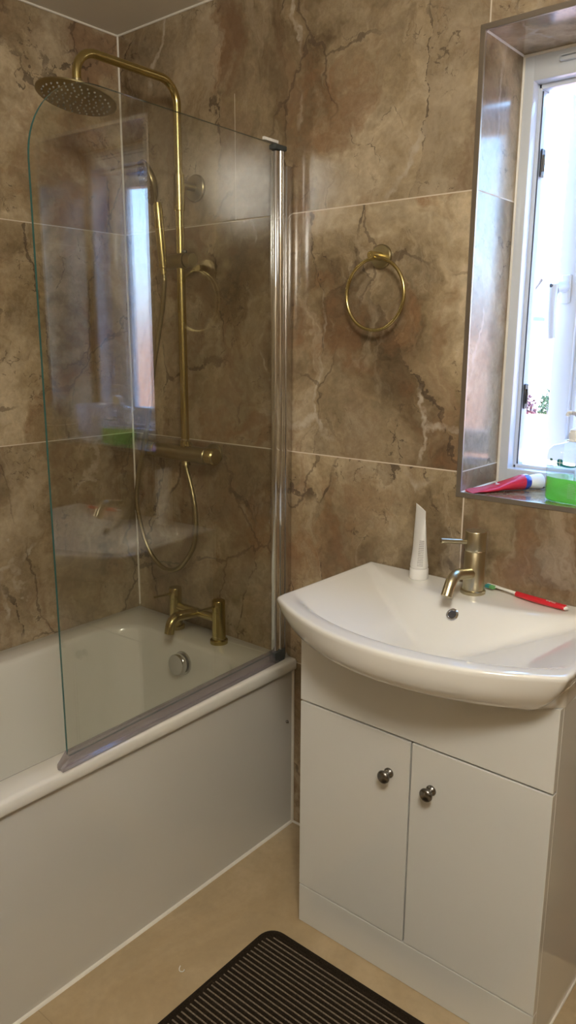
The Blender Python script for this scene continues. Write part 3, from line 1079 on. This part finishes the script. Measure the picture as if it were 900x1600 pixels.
# ------------------------------------------------------------------ toothbrush
tb = thing('toothbrush', 'red-gripped toothbrush lying on the back of the washbasin, right of the tap', 'toothbrush', (1.345, -.035, .856))
h0, h1 = Vector((1.272, -.016, .8635)), Vector((1.440, -.0475, .8625))
def bp(t, up=0., side=0.):
    d = (h1 - h0)
    sd_ = Vector((d.y, -d.x, 0)).normalized()      # toward the front
    bow = .006 * math.sin(PI * min(1, max(0, t)))
    return h0 + d * t + Vector((0, 0, up)) + sd_ * (side + bow * .8)
def strip(bm, ts, wf, hf, up=0., mat=0, n=14):
    rg = []
    for t in ts:
        c = bp(t, up)
        d = (h1 - h0).normalized(); sd_ = Vector((d.y, -d.x, 0)).normalized()
        rg.append([c + sd_ * (wf(t) * math.cos(2 * PI * k / n)) + Vector((0, 0, hf(t) * math.sin(2 * PI * k / n))) for k in range(n)])
    loft(bm, rg, mat=mat)
bm = bmesh.new()
strip(bm, [.30, .305, .33, .40, .50, .58, .65, .75, .85, .93, .975, .995, 1.0],
      lambda t: .0024 if t < .302 else (.0066 + .0032 * math.sin(PI * (t - .3) / .8)) * (1 if t < .97 else max(.15, math.sqrt(max(0, 1 - ((t - .97) / .031) ** 2)))),
      lambda t: .0024 if t < .302 else .0058 * (1 if t < .97 else max(.2, math.sqrt(max(0, 1 - ((t - .97) / .031) ** 2)))))
grip = finish('grip', bm, M['red'], tb)
bm = bmesh.new()
strip(bm, [.0, .04, .10, .16, .22, .30, .34], lambda t: .0042 if t < .08 else .0034 + .0030 * t, lambda t: .0026 + .0030 * t, .001)
finish('neck', bm, M['white_plastic'], tb)
bm = bmesh.new()
strip(bm, [.972, .99, 1.004, 1.012, 1.016], lambda t: [.0075, .0072, .0058, .0035, .001][[.972, .99, 1.004, 1.012, 1.016].index(t)], lambda t: .0045 if t < 1 else .0025, -.0004)
finish('end_tip', bm, M['white_plastic'], tb)
bm = bmesh.new()
strip(bm, [-.155, -.15, -.13, -.09, -.04, -.005, .01], lambda t: [.002, .0050, .0072, .0078, .0072, .0056, .004][[-.155, -.15, -.13, -.09, -.04, -.005, .01].index(t)], lambda t: .0024, .001)
hd_ = finish('brush_head', bm, M['white_plastic'], tb)
d = (h1 - h0).normalized(); sd_ = Vector((d.y, -d.x, 0)).normalized()
for k, t in enumerate((-.125, -.095, -.060, -.028)):
    bm = bmesh.new()
    for j in (-1, 0, 1):
        for i in (-1, 0, 1):
            p = bp(t, .0005 + j * .0022) + d * (i * .0016)
            tube(bm, [p + sd_ * .003, p + sd_ * .0135], .0011, 6)
    finish('bristles', bm, M['bristle_teal'] if k < 2 else M['bristle_green'], hd_)
# worn white lettering on the grip
def text_mesh(body, size, name='t'):
    cu = bpy.data.curves.new(name, 'FONT'); cu.body = body; cu.size = size; cu.align_x = 'CENTER'; cu.align_y = 'CENTER'
    cu.extrude = .00015
    ob = bpy.data.objects.new(name, cu); COL.objects.link(ob)
    dg = bpy.context.evaluated_depsgraph_get()
    me = bpy.data.meshes.new_from_object(ob.evaluated_get(dg))
    bpy.data.objects.remove(ob); bpy.data.curves.remove(cu)
    return me
def place_text(body, size, origin, xdir, ydir, mat, name, parent):
    me = text_mesh(body, size)
    xd, yd = Vector(xdir).normalized(), Vector(ydir).normalized()
    zd = xd.cross(yd).normalized()
    mt = Matrix(((xd.x, yd.x, zd.x, origin[0]), (xd.y, yd.y, zd.y, origin[1]), (xd.z, yd.z, zd.z, origin[2]), (0, 0, 0, 1)))
    bm = bmesh.new(); bm.from_mesh(me); bm.transform(mt)
    bpy.data.meshes.remove(me)
    return finish(name, bm, mat, parent, smooth=False)
dd = Vector((0, 0, 1)); fr_ = sd_
lx, ly = -d, (dd * -.35 + sd_ * .35)
place_text('Wisdom', .0066, bp(.80) + dd * .0062 + sd_ * .0034, -d, -(dd * .36 - sd_ * .93), M['white_plastic'], 'lettering', grip)

# ------------------------------------------------------------------ toothpaste tube on the sill
sz = WZ0
tpz = thing('toothpaste_tube', 'rolled red toothpaste tube with blue shoulder and white cap lying on the window sill', 'toothpaste', (1.22, .09, sz))
q0, q1 = Vector((1.172, .016, sz)), Vector((1.257, .134, sz))
ad = (q1 - q0); TL = ad.length; ad = ad / TL; sdv = Vector((ad.y, -ad.x, 0))
bm = bmesh.new()
rgs = []
for t, w, h in ((0, .0245, .0012), (.04, .0245, .0014), (.10, .0242, .0028), (.25, .0238, .0050), (.45, .0230, .0075), (.6, .0222, .0105), (.75, .0208, .0140), (.88, .0192, .0170), (.96, .0180, .0178)):
    rgs.append([q0 + ad * (TL * t) + sdv * (w * math.cos(2 * PI * k / 28)) + Vector((0, 0, h * 1.02 + .0006 + h * math.sin(2 * PI * k / 28) + .0012 * math.sin(t * 22) * (t < .7))) for k in range(28)])
loft(bm, rgs)
tbody = finish('tube_body', bm, M['red_tube'], tpz, angle=60)
bm = bmesh.new()
zc_ = .0186
lathe(bm, [(.0181, 0), (.0178, .010), (.014, .016), (.010, .017), (0, .017)], q0 + ad * (TL * .955) + Vector((0, 0, zc_)), ad, 28)
finish('shoulder', bm, M['blue_tube'], tpz)
bm = bmesh.new()
lathe(bm, [(0, 0), (.0135, 0), (.0150, .003), (.0178, .028), (.0178, .032), (.016, .034), (0, .034)], q0 + ad * (TL * .955 + .014) + Vector((0, 0, zc_)), ad, 28)
finish('cap', bm, M['pump_white'], tpz)
bm = bmesh.new()
for t0, t1, o in ((.46, .60, .004), (.50, .58, -.006)):
    box(bm, 0, TL * (t1 - t0), -.0035, .0035, 0, .0006, 0, 1, 0,
        Matrix.Translation(q0 + ad * (TL * t0) + Vector((0, 0, .0165 + .022 * (t0 - .46))) + sdv * o) @ Matrix(((ad.x, sdv.x, 0), (ad.y, sdv.y, 0), (.12, 0, 1))).to_4x4())
finish('white_print', bm, M['pump_white'], tbody, smooth=False)

# ------------------------------------------------------------------ soap bottle
sb = thing('soap_dispenser', 'clear pump bottle half full of bright green hand soap on the window sill', 'soap bottle', (1.394, .058, sz))
sc_ = Vector((1.394, .058, sz))
fa = math.radians(-12)
ux, uy = Vector((math.cos(fa), math.sin(fa), 0)), Vector((-math.sin(fa), math.cos(fa), 0))
def oval(a_, b_, z, n=48, ex=2.6):
    r_ = []
    for k in range(n):
        t = 2 * PI * k / n
        c_, s_ = math.cos(t), math.sin(t)
        r_.append(sc_ + ux * (a_ * math.copysign(abs(c_) ** (2 / ex), c_)) + uy * (b_ * math.copysign(abs(s_) ** (2 / ex), s_)) + Vector((0, 0, z)))
    return r_
bm = bmesh.new()
loft(bm, [oval(.051, .028, .0008), oval(.058, .034, .002), oval(.0605, .0365, .008), oval(.0605, .0365, .060), oval(.0605, .0365, .100), oval(.058, .0350, .112), oval(.049, .0300, .121), oval(.030, .0225, .127), oval(.0165, .0160, .131, ex=2), oval(.0150, .0150, .136, ex=2)])
bot = finish('bottle', bm, M['clear_plastic'], sb, angle=60)
bm = bmesh.new()
loft(bm, [oval(.050, .027, .0022), oval(.0565, .0325, .0036), oval(.0590, .0350, .009), oval(.0590, .0350, .0545)])
finish('liquid_soap', bm, M['soap'], sb, angle=60)['label'] = 'bright green liquid soap'
bm = bmesh.new()
lathe(bm, [(.0185, 0), (.0205, .001), (.0205, .003), (.0165, .0045), (.0160, .020), (.0145, .025), (.0085, .028), (.0065, .029)], sc_ + Vector((0, 0, .132)), (0, 0, 1), 36)
for k in range(30):
    t = 2 * PI * k / 30
    tube(bm, [sc_ + Vector((.0162 * math.cos(t), .0162 * math.sin(t), .138)), sc_ + Vector((.0160 * math.cos(t), .0160 * math.sin(t), .151))], .0007, 6)
pump = finish('pump_collar', bm, M['pump_white'], sb)
bm = bmesh.new()
lathe(bm, [(.0045, .158), (.0045, .182), (.0075, .184), (.0125, .190), (.0150, .193), (.0145, .1955), (0, .197)], sc_, (0, 0, 1), 28)
nd = (ux * -1).normalized()
tube(bm, corner_path([sc_ + Vector((0, 0, .190)), sc_ + nd * .024 + Vector((0, 0, .191)), sc_ + nd * .027 + Vector((0, 0, .184))], .004, 5), .0046, 14)
finish('pump_nozzle', bm, M['pump_white'], pump)
bm = bmesh.new()
tube(bm, [sc_ + Vector((0, 0, .008)), sc_ + Vector((.004, 0, .13))], .0022, 8)
finish('dip_tube', bm, M['milky'], bot)
# printed marks on the front of the bottle: green oval, cross badge and a swoosh
def on_bottle(u, z, lift=.0006):
    a_, b_, ex = .0605, .0365, 2.6
    c_ = max(-1, min(1, u / a_))
    y_ = b_ * (1 - abs(c_) ** ex) ** (1 / ex)
    return sc_ + ux * u - uy * (y_ + lift) + Vector((0, 0, z))
def decal(pts, mat, name, lift=.0006):
    bm = bmesh.new()
    bm.faces.new([bm.verts.new(on_bottle(u, z, lift)) for u, z in pts])
    return finish(name, bm, mat, bot, smooth=False)
decal([(-.036 + .0042 * math.cos(2 * PI * k / 20), .0925 + .0028 * math.sin(2 * PI * k / 20)) for k in range(20)], M['green_print'], 'oval_badge')
decal([(-.013 + .0072 * math.copysign(abs(math.cos(2 * PI * k / 28)) ** .7, math.cos(2 * PI * k / 28)), .0885 + .0076 * math.copysign(abs(math.sin(2 * PI * k / 28)) ** .7, math.sin(2 * PI * k / 28))) for k in range(28)], M['teal'], 'cross_badge')
decal([(-.0137, .0802), (-.0123, .0802), (-.0123, .0968), (-.0137, .0968)], M['pale_print'], 'cross_bar', .0009)
decal([(-.0208, .0878), (-.0052, .0878), (-.0052, .0892), (-.0208, .0892)], M['pale_print'], 'cross_bar', .0009)
sw = [(-.010 + .044 * t, .0815 - .010 * t * (1 - t) + .006 * t * t) for t in [i / 12 for i in range(13)]]
bm = bmesh.new()
va = [bm.verts.new(on_bottle(u, z)) for u, z in sw]
vb_ = [bm.verts.new(on_bottle(u, z + .0045 * (1 - (i / 12) ** 2) + .0006)) for i, (u, z) in enumerate(sw)]
for i in range(12):
    bm.faces.new([va[i], va[i + 1], vb_[i + 1], vb_[i]])
finish('swoosh', bm, M['teal'], bot, smooth=False)
random.seed(5)
for (u0, u1, z0, n) in ((-.040, -.028, .086, 4), (-.041, -.038, .071, 2), (.010, .028, .045, 9)):
    bm = bmesh.new()
    for k in range(n):
        z = z0 - k * .0036
        w = (u1 - u0) * random.uniform(.7, 1)
        bm.faces.new([bm.verts.new(on_bottle(u, zz)) for u, zz in ((u0, z), (u0 + w, z), (u0 + w, z + .0007), (u0, z + .0007))])
    finish('small_print', bm, M['print_grey'], bot, smooth=False)

# ------------------------------------------------------------------ plastic jug (seen mirrored in the shower glass)
jg = thing('plastic_jug', 'milky white plastic jug on the window sill, mirrored in the shower screen', 'jug', (1.540, .078, sz))
jc = Vector((1.540, .078, sz))
bm = bmesh.new()
lathe(bm, [(0, .001), (.038, .001), (.042, .003), (.0435, .008), (.0500, .070), (.0545, .105), (.0600, .122), (.0606, .1235), (.0595, .1235), (.0530, .105), (.0485, .070), (.042, .009), (.038, .005), (0, .004)], jc, (0, 0, 1), 48)
finish('jug_body', bm, M['milky'], jg)
bm = bmesh.new()
tube(bm, corner_path([jc + Vector((.050, 0, .108)), jc + Vector((.086, 0, .106)), jc + Vector((.080, 0, .026)), jc + Vector((.043, 0, .024))], .012, 6), .0058, 12)
finish('handle', bm, M['milky'], jg)

# ------------------------------------------------------------------ bath mat
bmx0, bmx1, bmy0, bmy1 = .902, 1.42, -1.16, -.362
mt = thing('bath_mat', 'dark brown ribbed carpet mat on the floor before the vanity cabinet', 'mat', (1.16, -.76, 0))
bm = bmesh.new()
loft(bm, [rrect(bmx0 + .014, bmx1 - .014, bmy0 + .014, bmy1 - .014, .030, z) for z in (.001, .0055)])
y = bmy1 - .020
pitch = .0128
k = 0
while y > bmy0 + .02:
    ins = 0
    dfr = (bmy1 - .016) - y
    if dfr < .03:
        ins = .03 - math.sqrt(max(0, .03 ** 2 - (.03 - dfr) ** 2))
    x0, x1 = bmx0 + .016 + ins, bmx1 - .016 - ins
    # broad dark rib
    sec = [(-.0046, .0050), (-.0040, .0078), (-.002, .0090), (.002, .0090), (.0040, .0078), (.0046, .0050)]
    loft(bm, [[Vector((x, y + dy, z)) for dy, z in sec] for x in (x0, x1)], mat=0)
    # thin pale row
    yy = y - pitch / 2
    sec = [(-.0019, .0050), (-.0015, .0076), (0, .0084), (.0015, .0076), (.0019, .0050)]
    loft(bm, [[Vector((x, yy + dy, z)) for dy, z in sec] for x in (x0 + .001, x1 - .001)], mat=1)
    y -= pitch
    k += 1
finish('ribbed_pile', bm, [M['mat'], M['mat_rib']], mt, angle=80)
bm = bmesh.new()
rg = []
for ins, z in ((.0, .001), (-.001, .005), (.003, .0092), (.010, .0105), (.0165, .0090), (.018, .004), (.016, .001)):
    rg.append(rrect(bmx0 + ins, bmx1 - ins, bmy0 + ins, bmy1 - ins, .042 - ins, z))
V = [[bm.verts.new(p) for p in r] for r in rg]
for a, b in zip(V, V[1:] + V[:1]):
    n = len(a)
    for i in range(n):
        j = (i + 1) % n
        bm.faces.new([a[i], a[j], b[j], b[i]])
finish('bound_edge', bm, M['mat_edge'], mt, angle=80)

# small curl of lint on the floor
bm = bmesh.new()
tube(bm, smooth_path([(.822, -.585, .0018), (.826, -.592, .0016), (.833, -.596, .0016), (.839, -.592, .002), (.838, -.587, .003)], 6), .0011, 8)
single(finish('lint_curl', bm, M['white_plastic']), 'tiny white curl of lint lying on the bare beige floor between bath and mat', 'lint')

# ------------------------------------------------------------------ outside the window
bm = bmesh.new(); box(bm, -60, 40, .6, 90, -2.9, -2.8)
g = structure(finish('garden_ground', bm, M['brick_ground'], smooth=False))
hs_ = thing('neighbouring_house', 'white rendered gabled house seen across the way through the open window', 'house', (-16.5, 44, -2.8))
HC, HY = -16.5, 44
def house_pts(cx, w, eave, apex, y):
    return [Vector((cx - w, y, -2.8)), Vector((cx + w, y, -2.8)), Vector((cx + w, y, eave)), Vector((cx, y, apex)), Vector((cx - w, y, eave))]
bm = bmesh.new()
prism(bm, house_pts(HC, 2.9, 1.1, 5.0, HY), (0, 9, 0))
finish('house_wall', bm, M['render'], hs_, smooth=False)
for s_ in (-1, 1):
    bm = bmesh.new()
    prism(bm, [Vector((HC, HY - .3, 5.06)), Vector((HC, HY - .3, 5.22)), Vector((HC + s_ * 3.3, HY - .3, .80)), Vector((HC + s_ * 3.3, HY - .3, .64))], (0, 9.6, 0))
    finish('roof_slope', bm, M['roof'], hs_, smooth=False)
bm = bmesh.new()
prism(bm, [Vector((-18.4, 42, 3.75)), Vector((-18.4, 42, 3.95)), Vector((-16.2, 42, 2.80)), Vector((-16.2, 42, 2.60))], (0, 1.9, 0))
finish('porch_roof', bm, M['fascia_board'], hs_, smooth=False)
def brick():
    N = NT('red_brick_wall')
    tc = N.n('ShaderNodeTexCoord').outputs['Object']
    sp_ = N.n('ShaderNodeSeparateXYZ'); N.set(sp_.inputs[0], tc)
    cb = N.n('ShaderNodeCombineXYZ'); N.set(cb.inputs[0], sp_.outputs[0]); N.set(cb.inputs[1], sp_.outputs[2])
    bk = N.n('ShaderNodeTexBrick'); N.set(bk.inputs['Vector'], cb.outputs[0])
    bk.inputs['Scale'].default_value = 4.4
    bk.inputs['Color1'].default_value = (.55, .25, .16, 1); bk.inputs['Color2'].default_value = (.62, .31, .21, 1)
    bk.inputs['Mortar'].default_value = (.62, .52, .44, 1)
    return N.done(N.bsdf(Base_Color=bk.outputs['Color'], Roughness=.9))
bw = thing('brick_garden_wall', 'red brick garden wall outside, blurred behind the frosted window pane', 'wall', (10, 7.2, -2.8))
bm = bmesh.new(); box(bm, 2.2, 22, 7, 7.4, -2.8, 1.80)
finish('brickwork', bm, brick(), bw, smooth=False)
bm = bmesh.new(); box(bm, 2.15, 22.05, 6.96, 7.44, 1.80, 1.90, .01, 2)
finish('coping', bm, M['render'], bw, smooth=False)
def shrub(x, y, w, h, mat, seed, label):
    random.seed(seed)
    bm = bmesh.new()
    for _ in range(420):
        t, p = random.uniform(0, 2 * PI), math.acos(random.uniform(-.2, 1))
        r_ = random.uniform(.6, 1.08)
        c = Vector((x + w * r_ * math.sin(p) * math.cos(t), y + w * r_ * math.sin(p) * math.sin(t), -2.8 + h * (.25 + .75 * r_ * max(0, math.cos(p)))))
        a, b = Vector((random.gauss(0, 1), random.gauss(0, 1), random.gauss(0, 1))).normalized(), Vector((random.gauss(0, 1), random.gauss(0, 1), random.gauss(0, 1))).normalized()
        s_ = .13
        bm.faces.new([bm.verts.new(c + v) for v in (a * s_, b * s_ * .5, -a * s_, -b * s_ * .5)])
    t0 = thing('garden_shrub', label, 'shrub', (x, y, -2.8))
    finish('foliage', bm, mat, t0, smooth=False)
    bm = bmesh.new()
    for k in range(5):
        a = 2 * PI * k / 5
        tube(bm, [(x, y, -2.8), (x + w * .4 * math.cos(a), y + w * .4 * math.sin(a), -2.8 + h * .6)], .03, 6)
    finish('stem', bm, M['roof'], t0)
shrub(-15.6, 40, .8, 1.5, M['leaf_red'], 1, 'low copper-leaved shrub outside, at the left edge of the open window gap')
shrub(-14.0, 40, .6, 1.7, M['leaf'], 2, 'low green shrub outside, beside the window handle stile')

# ------------------------------------------------------------------ light
W = bpy.data.worlds.new('sky'); S.world = W; W.use_nodes = True
wt = W.node_tree; wt.nodes.clear()
wo = wt.nodes.new('ShaderNodeOutputWorld'); bg = wt.nodes.new('ShaderNodeBackground')
tc = wt.nodes.new('ShaderNodeTexCoord'); sp = wt.nodes.new('ShaderNodeSeparateXYZ'); rp = wt.nodes.new('ShaderNodeValToRGB')
wt.links.new(tc.outputs['Generated'], sp.inputs[0]); wt.links.new(sp.outputs[2], rp.inputs[0])
els = rp.color_ramp.elements
els[0].position = 0.; els[0].color = (.72, .86, 1., 1)
els[1].position = .55; els[1].color = (.20, .45, 1., 1)
e2 = els.new(.14); e2.color = (.42, .69, 1., 1)
wt.links.new(rp.outputs[0], bg.inputs[0]); bg.inputs[1].default_value = 8.5
wt.links.new(bg.outputs[0], wo.inputs[0])

def lamp(name, kind, energy, color, loc, rot=(0, 0, 0), **kw):
    l = bpy.data.lights.new(name, kind); l.energy = energy; l.color = color
    for k, v in kw.items():
        setattr(l, k, v)
    o = bpy.data.objects.new(name, l); o.location = loc; o.rotation_euler = rot; COL.objects.link(o)
    return o
# sun from behind the house: lights only the garden
sun = lamp('sun', 'SUN', 9.0, (1, .95, .86), (0, -5, 10), (math.radians(48), 0, 0))
sun.data.angle = .01
# window portal guides sky light sampling
po = lamp('window_portal', 'AREA', 1, (1, 1, 1), ((WX0 + WX1) / 2, .30, (WZ0 + WZ1) / 2), (math.radians(-90), 0, 0), shape='RECTANGLE', size=.5, size_y=.95)
po.data.cycles.is_portal = True
# ceiling lamp of the room, behind the camera
lamp('ceiling_lamp', 'POINT', 41, (1, .955, .845), (2.02, -1.50, 2.12), shadow_soft_size=.16)

# ------------------------------------------------------------------ camera
F, YAW, PITCH, ROLL = 1192.13, .6942, .2205, .0046
cp_, sp_ = math.cos(PITCH), math.sin(PITCH)
fwd = Vector((-math.sin(YAW) * cp_, math.cos(YAW) * cp_, -sp_))
rgt = Vector((math.cos(YAW), math.sin(YAW), 0)); up = rgt.cross(fwd)
r2 = rgt * math.cos(ROLL) + up * math.sin(ROLL); u2 = up * math.cos(ROLL) - rgt * math.sin(ROLL)
cam = bpy.data.cameras.new('camera'); co = bpy.data.objects.new('camera', cam); COL.objects.link(co)
co.matrix_world = Matrix(((r2.x, u2.x, -fwd.x, 1.9524), (r2.y, u2.y, -fwd.y, -1.5653), (r2.z, u2.z, -fwd.z, 1.3983), (0, 0, 0, 1)))
cam.sensor_fit = 'VERTICAL'; cam.sensor_height = 24; cam.lens = F / 1600 * 24; cam.clip_start = .02
S.camera = co

vs = S.view_settings
vs.view_transform = 'Standard'; vs.look = 'None'; vs.gamma = 1; vs.use_curve_mapping = False; vs.exposure = .5
